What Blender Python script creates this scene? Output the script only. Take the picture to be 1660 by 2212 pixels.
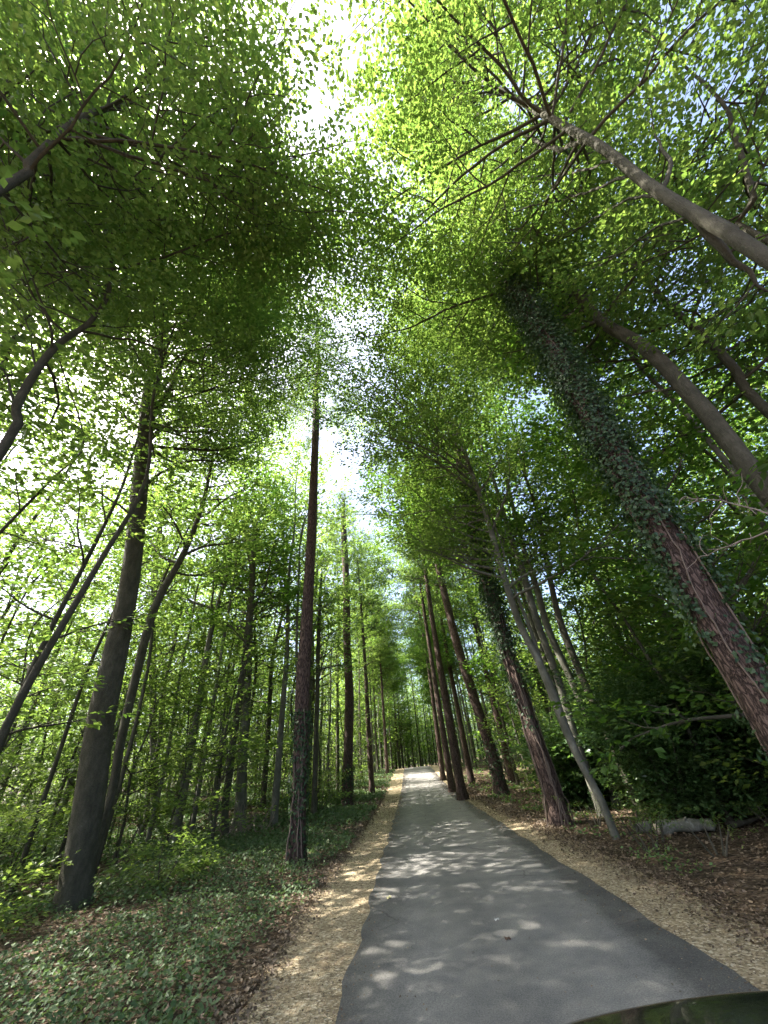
import bpy, math, random
import numpy as np
from mathutils import Vector
RAD = math.radians
random.seed(7); rng = np.random.default_rng(11)
for o in list(bpy.data.objects): bpy.data.objects.remove(o)
scene = bpy.context.scene
COL = scene.collection

# ------------------------------------------------------------------ camera, sky, sun, exposure
EYE = 1.7
F, CX, CY = 780.0, 830.0, 1106.0
ROLL = math.atan2(104.0, 1006.0); PITCH = math.atan(547 / 780)
cam = bpy.data.cameras.new("camera"); camo = bpy.data.objects.new("camera", cam); COL.objects.link(camo)
cam.sensor_fit = 'VERTICAL'; cam.sensor_height = 36; cam.lens = 36 * F / 2212
cam.clip_start = 0.05; cam.clip_end = 2000
from mathutils import Matrix
fw = Vector((0, math.cos(PITCH), math.sin(PITCH))); rt = Vector((1, 0, 0)); up = rt.cross(fw)
# picture-up leans so that the zenith sits left of the middle
cr, sr = math.cos(ROLL), math.sin(ROLL)
cam_r = rt * cr - up * sr
cam_u = rt * sr + up * cr
camo.matrix_world = Matrix(((cam_r.x, cam_u.x, -fw.x, 0), (cam_r.y, cam_u.y, -fw.y, 0), (cam_r.z, cam_u.z, -fw.z, EYE), (0, 0, 0, 1)))
scene.camera = camo
SUN_EL, SUN_AZ = 52.0, -87.0          # azimuth measured from +Y (down the road) towards +X
world = bpy.data.worlds.new("World"); scene.world = world; world.use_nodes = True
nt = world.node_tree; bg = nt.nodes["Background"]
sky = nt.nodes.new("ShaderNodeTexSky"); sky.sky_type = 'NISHITA'; sky.sun_disc = False
sky.sun_elevation = RAD(SUN_EL); sky.sun_rotation = RAD(SUN_AZ)
sky.air_density = 0.7; sky.dust_density = 5.0; sky.ozone_density = 1.0
nt.links.new(sky.outputs[0], bg.inputs[0]); bg.inputs[1].default_value = 0.15
sun = bpy.data.lights.new("sun", 'SUN'); suno = bpy.data.objects.new("sun", sun); COL.objects.link(suno)
sun.energy = 5.0; sun.angle = RAD(0.55); sun.color = (1.0, 0.95, 0.86)
sd = Vector((math.sin(RAD(SUN_AZ)) * math.cos(RAD(SUN_EL)), math.cos(RAD(SUN_AZ)) * math.cos(RAD(SUN_EL)), math.sin(RAD(SUN_EL))))
suno.rotation_euler = sd.to_track_quat('Z', 'Y').to_euler()
suno.location = sd * 60
scene.view_settings.view_transform = 'Standard'; scene.view_settings.look = 'None'
scene.view_settings.exposure = 2.45; scene.view_settings.gamma = 1.0
scene.render.engine = 'CYCLES'
cy = scene.cycles
cy.max_bounces = 12; cy.diffuse_bounces = 8; cy.glossy_bounces = 2; cy.transmission_bounces = 8; cy.transparent_max_bounces = 4
cy.sample_clamp_indirect = 6; cy.use_denoising = True; cy.denoising_prefilter = 'NONE'; cy.caustics_reflective = False; cy.caustics_refractive = False
scene.render.threads_mode = 'AUTO'

# ------------------------------------------------------------------ survey helpers (photo measurements turned into places)
def ray(px, py):
    x = (px - CX) / F; y = -(py - CY) / F
    d = fw + cam_r * x + cam_u * y
    return np.array(d)
def bend(y): return 0.0 if y < 60 else .01 * (min(y, 160) - 60) ** 2
def smooth(a, b, v):
    t = min(1, max(0, (v - a) / (b - a))); return t * t * (3 - 2 * t)
def ground(x, y):
    z = 1.25 * smooth(24, 64, y) - .03 * max(0.0, min(y, 160) - 62)
    if x < -2.2:
        k = smooth(0, 3, -2.2 - x)
        z += 0.55 * smooth(15, 25, y) * k * smooth(3, 9, -x)
        z += k * 0.05 * (math.sin(x * 0.9 + 1.3 * math.sin(y * 0.5)) + math.sin(y * 0.7 + x * 0.3))
    if x > 3.9:
        k = smooth(0, 3, x - 3.9)
        z += k * (0.05 * (math.sin(x * 0.8) + math.sin(y * 0.9 + 1)) + 0.02 * max(0, x - 8))
    return z
def site(px, py):
    d = ray(px, py); z = 0
    for _ in range(8):
        t = (z - EYE) / d[2]; z = ground(d[0] * t, d[1] * t)
    return np.array([d[0] * t, d[1] * t, z])
def up_at(px, py, D, az):
    """point of the line of sight at ground distance D along the azimuth az (radians)"""
    d = ray(px, py); s = D / (d[0] * math.sin(az) + d[1] * math.cos(az))
    return np.array([d[0] * s, d[1] * s, EYE + d[2] * s])

def half_width(px, py, w, D, az, tx, ty):
    """radius of a stem w pixels wide, running along (tx, ty) in the picture, at ground distance D"""
    d = ray(px, py); t = D / (d[0] * math.sin(az) + d[1] * math.cos(az)); L = math.hypot(tx, ty) + 1e-6
    e = np.array(cam_r) * (-ty / L) * -1 + np.array(cam_u) * (-tx / L) * -1
    dn = d / np.linalg.norm(d); k = math.sqrt(max(.05, 1 - float(dn @ e) ** 2))
    return w / 2 / F * t * k
# ------------------------------------------------------------------ materials
def mat(name):
    m = bpy.data.materials.new(name); m.use_nodes = True
    n = m.node_tree; n.nodes.clear()
    return m, n
def N(n, t, **k):
    q = n.nodes.new(t)
    for a, b in k.items():
        if a in q.inputs: q.inputs[a].default_value = b
        else: setattr(q, a, b)
    return q
def ramp(n, src, stops):
    r = n.nodes.new("ShaderNodeValToRGB"); e = r.color_ramp.elements
    while len(e) < len(stops): e.new(0.5)
    for i, (p, c) in enumerate(stops):
        e[i].position = p; e[i].color = (*c, 1) if len(c) == 3 else c
    n.links.new(src, r.inputs[0]); return r
def noise(n, coord, scale, detail=4, rough=0.6):
    q = N(n, "ShaderNodeTexNoise"); q.inputs["Scale"].default_value = scale
    q.inputs["Detail"].default_value = detail; q.inputs["Roughness"].default_value = rough
    n.links.new(coord, q.inputs["Vector"]); return q
def mixc(n, fac, a, b, mode='MIX'):
    q = n.nodes.new("ShaderNodeMix"); q.data_type = 'RGBA'; q.blend_type = mode
    for s, v in ((q.inputs[0], fac), (q.inputs[6], a), (q.inputs[7], b)):
        if isinstance(v, (int, float)): s.default_value = v
        elif isinstance(v, tuple): s.default_value = (*v, 1)
        else: n.links.new(v, s)
    return q.outputs[2]
def out(n, sh):
    o = n.nodes.new("ShaderNodeOutputMaterial"); n.links.new(sh, o.inputs[0])
def bump(n, h, strength, dist):
    b = n.nodes.new("ShaderNodeBump"); b.inputs["Strength"].default_value = strength; b.inputs["Distance"].default_value = dist
    n.links.new(h, b.inputs["Height"]); return b.outputs[0]
def coords(n, scale=(1, 1, 1)):
    tc = n.nodes.new("ShaderNodeTexCoord"); mp = n.nodes.new("ShaderNodeMapping"); mp.inputs["Scale"].default_value = scale
    n.links.new(tc.outputs["Object"], mp.inputs[0]); return mp.outputs[0]
def simple(name, col, rough=0.6, metal=0.0, coat=0.0, spec=0.5):
    m, n = mat(name); p = N(n, "ShaderNodeBsdfPrincipled")
    c = coords(n); q = noise(n, c, 14, 3)
    cc = ramp(n, q.outputs[0], [(0.3, tuple(v * 0.85 for v in col)), (0.7, tuple(min(1, v * 1.15) for v in col))])
    n.links.new(cc.outputs[0], p.inputs["Base Color"]); p.inputs["Roughness"].default_value = rough
    p.inputs["Metallic"].default_value = metal; p.inputs["Coat Weight"].default_value = coat; p.inputs["Specular IOR Level"].default_value = spec
    out(n, p.outputs[0]); return m
def leaf_mat(name, lo, mid, hi, tlo, thi, trans=0.5, rough=0.42, spec=0.4):
    m, n = mat(name)
    at = N(n, "ShaderNodeAttribute"); at.attribute_name = "rnd"
    a = ramp(n, at.outputs["Fac"], [(0, lo), (0.55, mid), (1, hi)])
    t = ramp(n, at.outputs["Fac"], [(0, tlo), (1, thi)])
    p = N(n, "ShaderNodeBsdfPrincipled"); p.inputs["Roughness"].default_value = rough; p.inputs["Specular IOR Level"].default_value = spec
    n.links.new(a.outputs[0], p.inputs["Base Color"])
    tr = N(n, "ShaderNodeBsdfTranslucent"); n.links.new(t.outputs[0], tr.inputs[0])
    mx = N(n, "ShaderNodeMixShader"); mx.inputs[0].default_value = trans
    n.links.new(p.outputs[0], mx.inputs[1]); n.links.new(tr.outputs[0], mx.inputs[2])
    out(n, mx.outputs[0]); return m
M = {}
M['beech_leaf'] = leaf_mat("beech_leaf", (.040, .085, .022), (.070, .120, .030), (.13, .17, .045), (.12, .25, .035), (.34, .47, .085), 0.5)
M['dark_leaf'] = leaf_mat("dark_leaf", (.025, .07, .015), (.045, .10, .02), (.08, .14, .03), (.10, .25, .02), (.22, .38, .04), 0.45)
M['holly_leaf'] = leaf_mat("holly_leaf", (.032, .072, .026), (.052, .10, .034), (.10, .15, .06), (.08, .18, .03), (.17, .30, .05), 0.35, 0.32, 0.6)
M['ivy_leaf'] = leaf_mat("ivy_leaf", (.050, .088, .036), (.080, .128, .052), (.15, .19, .10), (.09, .18, .04), (.18, .28, .07), 0.3, 0.55, 0.3)
M['ivy_dark'] = leaf_mat("climbing_ivy_leaf", (.018, .042, .018), (.034, .068, .028), (.075, .115, .05), (.05, .12, .03), (.12, .22, .05), 0.25, 0.5, 0.35)
M['ivy_dead'] = leaf_mat("woodland_weed_leaf", (.05, .10, .04), (.08, .15, .05), (.16, .19, .06), (.12, .28, .03), (.30, .42, .08), 0.35, 0.5)
M['needle'] = leaf_mat("pine_needle", (.03, .065, .022), (.045, .09, .028), (.075, .12, .04), (.08, .17, .02), (.16, .26, .04), 0.4, 0.5)
M['litter'] = leaf_mat("dry_leaf", (.06, .042, .028), (.12, .086, .056), (.27, .205, .14), (.10, .055, .025), (.24, .16, .09), 0.15, 0.6)
def bark(name, kind):
    m, n = mat(name); p = N(n, "ShaderNodeBsdfPrincipled"); p.inputs["Roughness"].default_value = 0.85
    p.inputs["Specular IOR Level"].default_value = 0.2
    if kind == 'pine':
        c = coords(n, (1, 1, .28))
        v = N(n, "ShaderNodeTexVoronoi", feature='DISTANCE_TO_EDGE'); v.inputs["Scale"].default_value = 21
        dst = noise(n, c, 9, 5); cc = mixc(n, 0.16, c, dst.outputs["Color"]); n.links.new(cc, v.inputs[0])
        q = noise(n, c, 30, 6, .7)
        f = ramp(n, v.outputs[0], [(0.0, (0, 0, 0)), (0.16, (1, 1, 1))])
        plate = ramp(n, q.outputs[0], [(0.25, (.055, .036, .029)), (0.5, (.11, .074, .06)), (0.75, (.19, .135, .112))])
        col = mixc(n, f.outputs[0], (.030, .020, .016), plate.outputs[0])
        h = mixc(n, 0.4, f.outputs[0], q.outputs[0]); nb = bump(n, h, 1.0, 0.03)
    elif kind == 'pale':
        c = coords(n, (1, 1, .5)); q = noise(n, c, 5, 6, .65); q2 = noise(n, coords(n, (1, 1, 3)), 18, 7, .75)
        a = ramp(n, q.outputs[0], [(0.3, (.07, .068, .052)), (0.55, (.13, .125, .10)), (0.72, (.24, .235, .20))])
        col = mixc(n, ramp(n, q2.outputs[0], [(0.5, (0, 0, 0)), (0.8, (.5, .5, .5))]).outputs[0], a.outputs[0], (.10, .14, .06))
        nb = bump(n, q2.outputs[0], 1.0, 0.02)
    else:
        c = coords(n, (1, 1, .45)); q = noise(n, c, 7, 9, .75); q2 = noise(n, coords(n, (1, 1, 2.2)), 26, 7, .75)
        a = ramp(n, q.outputs[0], [(0.3, (.040, .036, .027)), (0.5, (.072, .066, .048)), (0.66, (.11, .10, .075)), (0.78, (.19, .185, .15))])
        col = mixc(n, ramp(n, q2.outputs[0], [(0.52, (0, 0, 0)), (0.75, (.6, .6, .6))]).outputs[0], a.outputs[0], (.065, .095, .035))
        col = mixc(n, ramp(n, noise(n, coords(n, (1, 1, 6)), 9, 5, .8).outputs[0], [(.60, (0, 0, 0)), (.66, (.8, .8, .8))]).outputs[0], col, (.022, .02, .016)); nb = bump(n, q2.outputs[0], 1.0, 0.03)
    if isinstance(col, tuple): p.inputs["Base Color"].default_value = (*col, 1)
    else: n.links.new(col, p.inputs["Base Color"])
    n.links.new(nb, p.inputs["Normal"]); out(n, p.outputs[0]); return m
M['beech_bark'] = bark("beech_bark", 'beech'); M['pale_bark'] = bark("pale_bark", 'pale'); M['pine_bark'] = bark("pine_bark", 'pine')
M['vine'] = simple("ivy_stem_wood", (.13, .095, .072), .8)
M['twig'] = simple("dead_twig_wood", (.19, .15, .125), .8)

# ------------------------------------------------------------------ mesh building
def mk(name, verts, faces, m, parent=None, loc=None, rnd=None, flat=True, quads=None):
    me = bpy.data.meshes.new(name)
    verts = np.asarray(verts, dtype=np.float32)
    if loc is not None: verts = verts - np.asarray(loc, dtype=np.float32)
    f = np.asarray(faces, dtype=np.int32); k = f.shape[1]
    me.vertices.add(len(verts)); me.vertices.foreach_set("co", verts.ravel())
    me.loops.add(f.size); me.loops.foreach_set("vertex_index", f.ravel())
    me.polygons.add(len(f)); me.polygons.foreach_set("loop_start", np.arange(0, f.size, k, dtype=np.int32))
    try: me.polygons.foreach_set("loop_total", np.full(len(f), k, dtype=np.int32))
    except Exception: pass
    me.polygons.foreach_set("use_smooth", np.full(len(f), not flat))
    if rnd is not None:
        a = me.attributes.new("rnd", 'FLOAT', 'POINT'); a.data.foreach_set("value", np.asarray(rnd, dtype=np.float32))
    me.update(calc_edges=True); me.validate()
    if m: me.materials.append(m)
    o = bpy.data.objects.new(name, me); COL.objects.link(o)
    if parent is not None: o.parent = parent
    elif loc is not None: o.location = loc
    return o
def tag(o, label=None, cat=None, group=None, kind=None):
    if label: o['label'] = label
    if cat: o['category'] = cat
    if group: o['group'] = group
    if kind: o['kind'] = kind
    return o
def empty(name, loc, label, cat, group=None):
    e = bpy.data.objects.new(name, None); COL.objects.link(e); e.location = loc; e.empty_display_size = .3
    return tag(e, label, cat, group)

class Tubes:
    def __init__(s): s.v = []; s.f = []; s.n = 0
    def add(s, pts, rad, sides=8, rough=0.0, flare=0.0):
        pts = np.asarray(pts, float); rad = np.asarray(rad, float); k = len(pts)
        if k < 2: return
        tg = np.gradient(pts, axis=0); tg /= np.linalg.norm(tg, axis=1)[:, None] + 1e-9
        ref = np.array([1., 0, 0]) if abs(tg[0][0]) < 0.8 else np.array([0, 1., 0])
        a = np.linspace(0, 2 * math.pi, sides, endpoint=False)
        rings = []
        lob = rng.uniform(0, 6.28, 4)
        for i in range(k):
            u = ref - tg[i] * ref.dot(tg[i]); u /= np.linalg.norm(u); w = np.cross(tg[i], u); ref = u
            r = np.full(sides, rad[i])
            if rough: r = r * (1 + rough * (np.sin(2 * a + lob[0] + i * .35) + .7 * np.sin(3 * a + lob[1] - i * .22) + .5 * np.sin(5 * a + lob[2] + i * .5)) + rng.normal(0, rough * .35, sides))
            if flare:
                hz = pts[i][2] - pts[0][2]; e = flare * math.exp(-hz / 0.28)
                r = r * (1 + e * (0.55 + 0.45 * np.cos(4 * a + lob[3]) + .25 * np.cos(7 * a + lob[1])))
            rings.append(pts[i] + np.outer(np.cos(a) * r, u) + np.outer(np.sin(a) * r, w))
        s.v.append(np.concatenate(rings))
        ii = np.arange(k - 1)[:, None] * sides; jj = np.arange(sides)[None]; j2 = (jj + 1) % sides
        s.f.append(np.stack([ii + jj, ii + j2, ii + sides + j2, ii + sides + jj], -1).reshape(-1, 4) + s.n)
        s.n += k * sides
        s.v.append(pts[-1:] + tg[-1:] * rad[-1]); 
        last = s.n - sides; tip = s.n; s.n += 1
        s.f.append(np.stack([last + jj[0], last + j2[0], np.full(sides, tip), np.full(sides, tip)], -1))
    def build(s, name, m, parent=None, loc=None):
        f = np.concatenate(s.f)
        tri = f[:, 2] == f[:, 3]
        v = np.concatenate(s.v)
        me_f = [tuple(q[:3]) if t else tuple(q) for q, t in zip(f.tolist(), tri.tolist())]
        if loc is not None: v = v - np.asarray(loc)
        me = bpy.data.meshes.new(name); me.from_pydata(v.tolist(), [], me_f); me.update()
        me.polygons.foreach_set("use_smooth", np.ones(len(me_f), bool)); me.materials.append(m)
        o = bpy.data.objects.new(name, me); COL.objects.link(o)
        if parent is not None: o.parent = parent
        elif loc is not None: o.location = loc
        return o
def resample(pts, step):
    pts = np.asarray(pts, float)
    if len(pts) > 2:      # catmull-rom
        P = np.vstack([2 * pts[0] - pts[1], pts, 2 * pts[-1] - pts[-2]]); o = []
        for i in range(1, len(P) - 2):
            n = max(2, int(np.linalg.norm(P[i + 1] - P[i]) / step))
            for t in np.linspace(0, 1, n, endpoint=False):
                o.append(.5 * (2 * P[i] + (P[i + 1] - P[i - 1]) * t + (2 * P[i - 1] - 5 * P[i] + 4 * P[i + 1] - P[i + 2]) * t * t + (3 * P[i] - P[i - 1] - 3 * P[i + 1] + P[i + 2]) * t ** 3))
        o.append(P[-2]); return np.array(o)
    n = max(2, int(np.linalg.norm(pts[1] - pts[0]) / step) + 1)
    return pts[0] + np.outer(np.linspace(0, 1, n), pts[1] - pts[0])

# leaf spray templates: a flat twig of folded leaves. each leaf is 4 vertices (base, side, tip, side)
def leaf_quads(pos, ax, nrm, L, W):
    """arrays of leaf bases, length axes, normals -> (n,4,3)"""
    sd_ = np.cross(nrm, ax); sd_ /= np.linalg.norm(sd_, axis=1)[:, None] + 1e-9
    L = np.asarray(L).reshape(-1, 1); W = np.asarray(W).reshape(-1, 1)
    up_ = np.cross(ax, sd_)
    mid = pos + ax * L * .45 + up_ * W * .12
    return np.stack([pos, mid + sd_ * W * .5, pos + ax * L, mid - sd_ * W * .5], 1)
def unit(v): return v / (np.linalg.norm(v, axis=-1, keepdims=True) + 1e-9)
def spray_template(n, L, W, length, wide, r):
    t = r.uniform(0.05, 1, n); side = r.choice([-1, 1], n)
    y = side * r.uniform(0, 1, n) ** .8 * wide * (1.15 - t * .75)
    pos = np.stack([t * length - abs(y) * .1, y, r.normal(0, .045, n) - .05 * t ** 2], 1)
    ang = side * r.uniform(.2, 1.1, n)
    ax = unit(np.stack([np.cos(ang), np.sin(ang), r.normal(-.15, .3, n)], 1))
    nr = unit(np.stack([r.normal(0, .28, n), r.normal(0, .28, n), np.ones(n)], 1))
    return leaf_quads(pos, ax, nr, L * r.uniform(.7, 1.2, n), W * r.uniform(.75, 1.2, n))
LOD = {
 0: [spray_template(17, .108, .072, .64, .26, rng) for _ in range(8)],
 1: [spray_template(9, .165, .112, .72, .30, rng) for _ in range(8)],
 2: [spray_template(5, .22, .15, .8, .35, rng) for _ in range(8)],
}
QF = np.array([[0, 1, 2, 3]])
def sprays_mesh(name, S, lod, m, parent, base, scale=1.0, tone=0.0, cull=None):
    """S: list of (position, direction)"""
    P = np.array([s[0] for s in S]); D = unit(np.array([s[1] for s in S]))
    if cull is not None:
        k = cull(P); P = P[k]; D = D[k]
    n = len(P)
    Z = np.stack([rng.normal(0, .2, n), rng.normal(0, .2, n), np.ones(n)], 1)
    D = unit(D * np.array([1, 1, .55]) + rng.normal(0, .12, (n, 3)))
    Y = unit(np.cross(Z, D)); Z = np.cross(D, Y)
    sc = rng.uniform(.8, 1.25, n) * scale
    tid = rng.integers(0, 8, n); vs = []; rs = []
    clump = rng.random(n)
    for t in range(8):
        T = LOD[lod][t].reshape(-1, 3); k = tid == t
        if not k.any(): continue
        v = P[k][:, None] + (T[None, :, 0, None] * D[k][:, None] + T[None, :, 1, None] * Y[k][:, None] + T[None, :, 2, None] * Z[k][:, None]) * sc[k][:, None, None]
        vs.append(v.reshape(-1, 3))
        nl = len(T) // 4
        r = np.clip(clump[k][:, None] * .5 + rng.random((k.sum(), nl)) * .5 + tone, 0, 1)
        rs.append(np.repeat(r.reshape(-1), 4))
    v = np.concatenate(vs); r = np.concatenate(rs)
    f = np.arange(len(v)).reshape(-1, 4)
    return mk(name, v, f, m, parent, base, r)

# ------------------------------------------------------------------ growing trees
def wander(p, d, L, step, wig, rise):
    pts = [np.array(p, float)]; d = np.array(d, float); d /= np.linalg.norm(d)
    for i in range(max(2, int(L / step))):
        d = d + rng.normal(0, wig, 3); d[2] += rise; d /= np.linalg.norm(d)
        pts.append(pts[-1] + d * step)
    return np.array(pts)
def leafy(pts, r0, T, S, level=0, dens=1.0, sub=0.55, start=.2, tube=True):
    """a limb with side shoots lying in a near-level plane, sprays along them"""
    seg = np.linalg.norm(np.diff(pts, axis=0), axis=1); L = seg.sum(); k = len(pts)
    rad = r0 * (1 - np.linspace(0, 1, k)) ** .8 + .004
    if tube and r0 > .006: T.add(pts, rad, 6 if r0 > .03 else 4)
    cum = np.concatenate([[0], np.cumsum(seg)])
    if L < 0.75 or level >= 3:
        d = start * L
        while d < L:
            i = min(k - 2, int(np.searchsorted(cum, d)) - 1 if d > 0 else 0); i = max(0, i)
            t = pts[i + 1] - pts[i]; s = np.array([-t[1], t[0], 0]) * random.choice((-1, 1)) * random.uniform(.3, 1.1)
            S.append((pts[i] + t * ((d - cum[i]) / max(seg[i], 1e-6)), t + s)); d += .3 / dens
        S.append((pts[-1], pts[-1] - pts[-2])); return
    d = start * L + .1; sgn = random.choice((-1, 1))
    while d < L:
        i = max(0, min(k - 2, int(np.searchsorted(cum, d)) - 1))
        t = (pts[i + 1] - pts[i]) / max(seg[i], 1e-6); p = pts[i] + t * (d - cum[i])
        side = np.array([-t[1], t[0], 0.0]); ns = np.linalg.norm(side)
        side = side / ns if ns > .25 else unit(rng.normal(0, 1, 3) * np.array([1, 1, .2]))
        dd = t * .65 + side * sgn * random.uniform(.6, 1.1) + np.array([0, 0, random.uniform(-.15, .3)])
        LL = min((L - d) * sub + .35, L * .6) * random.uniform(.7, 1.15)
        leafy(wander(p, dd, LL, .3, .14, .015), max(.004, rad[i] * .5), T, S, level + 1, dens, sub, .12, tube)
        sgn = -sgn; d += random.uniform(.35, .6) / dens
    S.append((pts[-1], pts[-1] - pts[-2]))
def f_low(h, z0, z1): return h < z0 + .6 * (z1 - z0)
def crown_limbs(path, rad, T, S, z0, z1, reach, n, dens=1.0, bias=None, tilt=(.1, .6), tube=True, away=None):
    """limbs leaving a trunk between heights z0 and z1"""
    z = path[:, 2]
    for j in range(n):
        h = z0 + (z1 - z0) * (j + random.random()) / n
        i = int(np.argmin(abs(z - h))); p = path[i]
        a = j * 2.4 + random.uniform(-.5, .5)
        if bias is not None and random.random() < .45: a = bias + random.uniform(-.9, .9)
        if away is not None and f_low(h, z0, z1) and math.cos(a - away) > .4 and random.random() < .9: a += 2.1 * random.choice((-1, 1))
        f = (h - z0) / max(.1, z1 - z0)
        L = reach * (1 - .55 * f ** 2) * random.uniform(.6, 1.1)
        d = np.array([math.sin(a), math.cos(a), random.uniform(*tilt) + .5 * f])
        leafy(wander(p, d, L, .35, .1, .02), max(.012, min(rad[i] * .45, .012 * L + .008)), T, S, 0, dens, tube=tube)

def over_limbs(path, rad, T, S, z0, z1, reach, n, bias, tube=True):
    z = path[:, 2]
    for j in range(n):
        h = z0 + (z1 - z0) * random.uniform(.1, .65); i = int(np.argmin(abs(z - h))); a = bias + random.uniform(-.75, .75)
        L = reach * random.uniform(1.0, 1.35)
        leafy(wander(path[i], (math.sin(a), math.cos(a), random.uniform(.15, .6)), L, .35, .07, .0), max(.015, min(rad[i] * .5, .05)), T, S, 0, .9, tube=tube)
def corridor(P):
    """the strip of open sky over the road, where no tree reaches"""
    cx = -0.45 - .27 * P[:, 1]
    w = .5 + .25 * np.sin(P[:, 1] * 2.1 + P[:, 2] * .35) + rng.normal(0, .2, len(P))
    w = w * np.where(P[:, 1] > 2.6, 0, 1)
    thin = (np.abs(P[:, 0] + .5) < .9) & (P[:, 1] > 4.8) & (P[:, 1] < 8) & (rng.random(len(P)) < .3)
    near = np.linalg.norm(P - np.array([0, 0, EYE]), axis=1) < 4.6
    low = (np.abs(P[:, 0] - .85) < 2.6) & (P[:, 2] < 4.0)
    return ~(np.abs(P[:, 0] - cx) < w) & ~near & ~low & ~thin

BIG = []
def traced_tree(name, label, cat, path_px, widths, D=None, az=None, bark_m='beech_bark', group=None, top=None, crown=None,
                lod=0, leaf='beech_leaf', limbs=(), root=True, base=None, ivy=None, scale=1.0, roots=.45, sides=14, tone=0.0, crown_name='crown', over=None):
    """path_px: points along the stem in the photograph, widths in its pixels"""
    if base is None:
        if D is None: b = site(*path_px[0]); D = math.hypot(b[0], b[1]); az = math.atan2(b[0], b[1])
        else:
            az = RAD(az); b = np.array([D * math.sin(az), D * math.cos(az), 0]); b[2] = ground(b[0], b[1])
    else: b = np.array(base, float); D = math.hypot(b[0], b[1]); az = math.atan2(b[0], b[1])
    pts = [b]; rad = []
    for i, ((px, py), w) in enumerate(zip(path_px, widths)):
        p = up_at(px, py, D, az); q = path_px[min(i + 1, len(path_px) - 1)]; q0 = path_px[max(i - 1, 0)]
        if p[2] > 21.5 and len(pts) > 3: break
        if p[2] > b[2] + .3: pts.append(p); rad.append(half_width(px, py, w, D, az, q[0] - q0[0], q[1] - q0[1]))
    r0 = rad[0] * 1.08; rad = [r0] + rad
    if top is not None:
        top = max(top, pts[-1][2] + 2.5)
        n = max(2, int((top - pts[-1][2]) / 2)); last = pts[-1]; r = rad[-1]
        dz = pts[-1] - pts[-2]; dz = dz / np.linalg.norm(dz)
        h0 = last[2]
        for i in range(1, n + 1):
            hh = h0 + (top - h0) * i / n
            pts.append(last + np.array([dz[0] * .5 * (hh - h0) + random.uniform(-.12, .12), dz[1] * .5 * (hh - h0) + random.uniform(-.12, .12), hh - h0])); rad.append(max(.02, r * (1 - .93 * i / n)))
    pts = np.array(pts); rad = np.array(rad)
    path = resample(pts, .3); zz = np.linspace(0, 1, len(path))
    cl = np.concatenate([[0], np.cumsum(np.linalg.norm(np.diff(pts, axis=0), axis=1))]); cl2 = np.concatenate([[0], np.cumsum(np.linalg.norm(np.diff(path, axis=0), axis=1))])
    r = np.interp(cl2 / cl2[-1], cl / cl[-1], rad)
    T = Tubes(); S = []
    pp = path.copy(); pp[0, 2] -= .1
    T.add(pp, r, sides, .03, roots)
    e = empty(name, b, label, cat, group)
    for lp in limbs:
        lpx, lw, spread = lp[0], lp[1], (lp[2] if len(lp) > 2 else 0.0)
        q = []
        for i, (px, py) in enumerate(lpx):
            q.append(up_at(px, py, D + spread * i, az))
        i = int(np.argmin(np.linalg.norm(path - q[0], axis=1))); q[0] = path[i]
        q = resample(np.array(q), .3); q[1:-1] += rng.normal(0, .015, (len(q) - 2, 3))
        leafy(q, half_width(*lpx[0], lw, D, az, lpx[1][0] - lpx[0][0], lpx[1][1] - lpx[0][1]), T, S, 0, 1.0, .32, start=.4)
    if crown: crown_limbs(path, r, T, S, away=az + math.pi, **crown)
    if over: over_limbs(path, r, T, S, *over)
    T.build("trunk", M[bark_m], e, b)
    if S: sprays_mesh(crown_name, S, lod, M[leaf], e, b, scale, tone, corridor)
    if ivy: ivy_on(e, b, path, r, **ivy)
    return e, b, path, r
def ivy_on(e, b, path, r, z0=0, z1=10, n=3000, size=.07, shag=.12, patch=0.0, vines=6, low=None):
    z = path[:, 2] - b[2]
    T = Tubes()
    for k in range(vines):
        a = random.uniform(0, 6.28); zs = np.arange(.02, z1 * random.uniform(.7, 1), .15); q = []
        for h in zs:
            a += random.gauss(0, .085); i = int(np.argmin(abs(z - h)))
            rr = r[i] * (1.06 if h > .5 else 1.3) + .012
            q.append([np.interp(h, z, path[:, 0]) + math.cos(a) * rr, np.interp(h, z, path[:, 1]) + math.sin(a) * rr, b[2] + h])
        T.add(q, np.full(len(q), random.uniform(.008, .022)), 5)
    if vines: T.build("ivy_stem", M['vine'], e, b)
    h = rng.uniform(0, 1, n) ** .8 * (z1 - z0) + z0
    a = rng.uniform(0, 2 * math.pi, n)
    if patch:
        k = (np.sin(h * 2.3 + a * 2) + np.sin(h * 1.1 - a * 3 + 1) + rng.normal(0, .5, n)) > patch * 1.9 - 3.0 * np.clip((h - .4 * (low or 0)) / (.9 * (low or 0) + .1), 0, 1)
        h, a = h[k], a[k]
    n = len(h)
    rr = np.interp(h, z, r) + np.abs(rng.normal(0, shag, n)) * np.clip((h - z0) / 1.5, .25, 1) + .015
    P = np.stack([np.interp(h, z, path[:, 0]) + np.cos(a) * rr, np.interp(h, z, path[:, 1]) + np.sin(a) * rr, h + b[2]], 1)
    nr = unit(np.stack([np.cos(a), np.sin(a), np.full(n, .5)], 1) + rng.normal(0, .45, (n, 3)))
    ax = unit(np.cross(nr, rng.normal(0, 1, (n, 3))) + np.array([0, 0, -.7]))
    v = leaf_quads(P, ax, nr, size * rng.uniform(.6, 1.3, n), size * .95 * rng.uniform(.6, 1.3, n)).reshape(-1, 3)
    mk("ivy", v, np.arange(len(v)).reshape(-1, 4), M['ivy_dark'], e, b, np.repeat(rng.random(n), 4))

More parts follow.
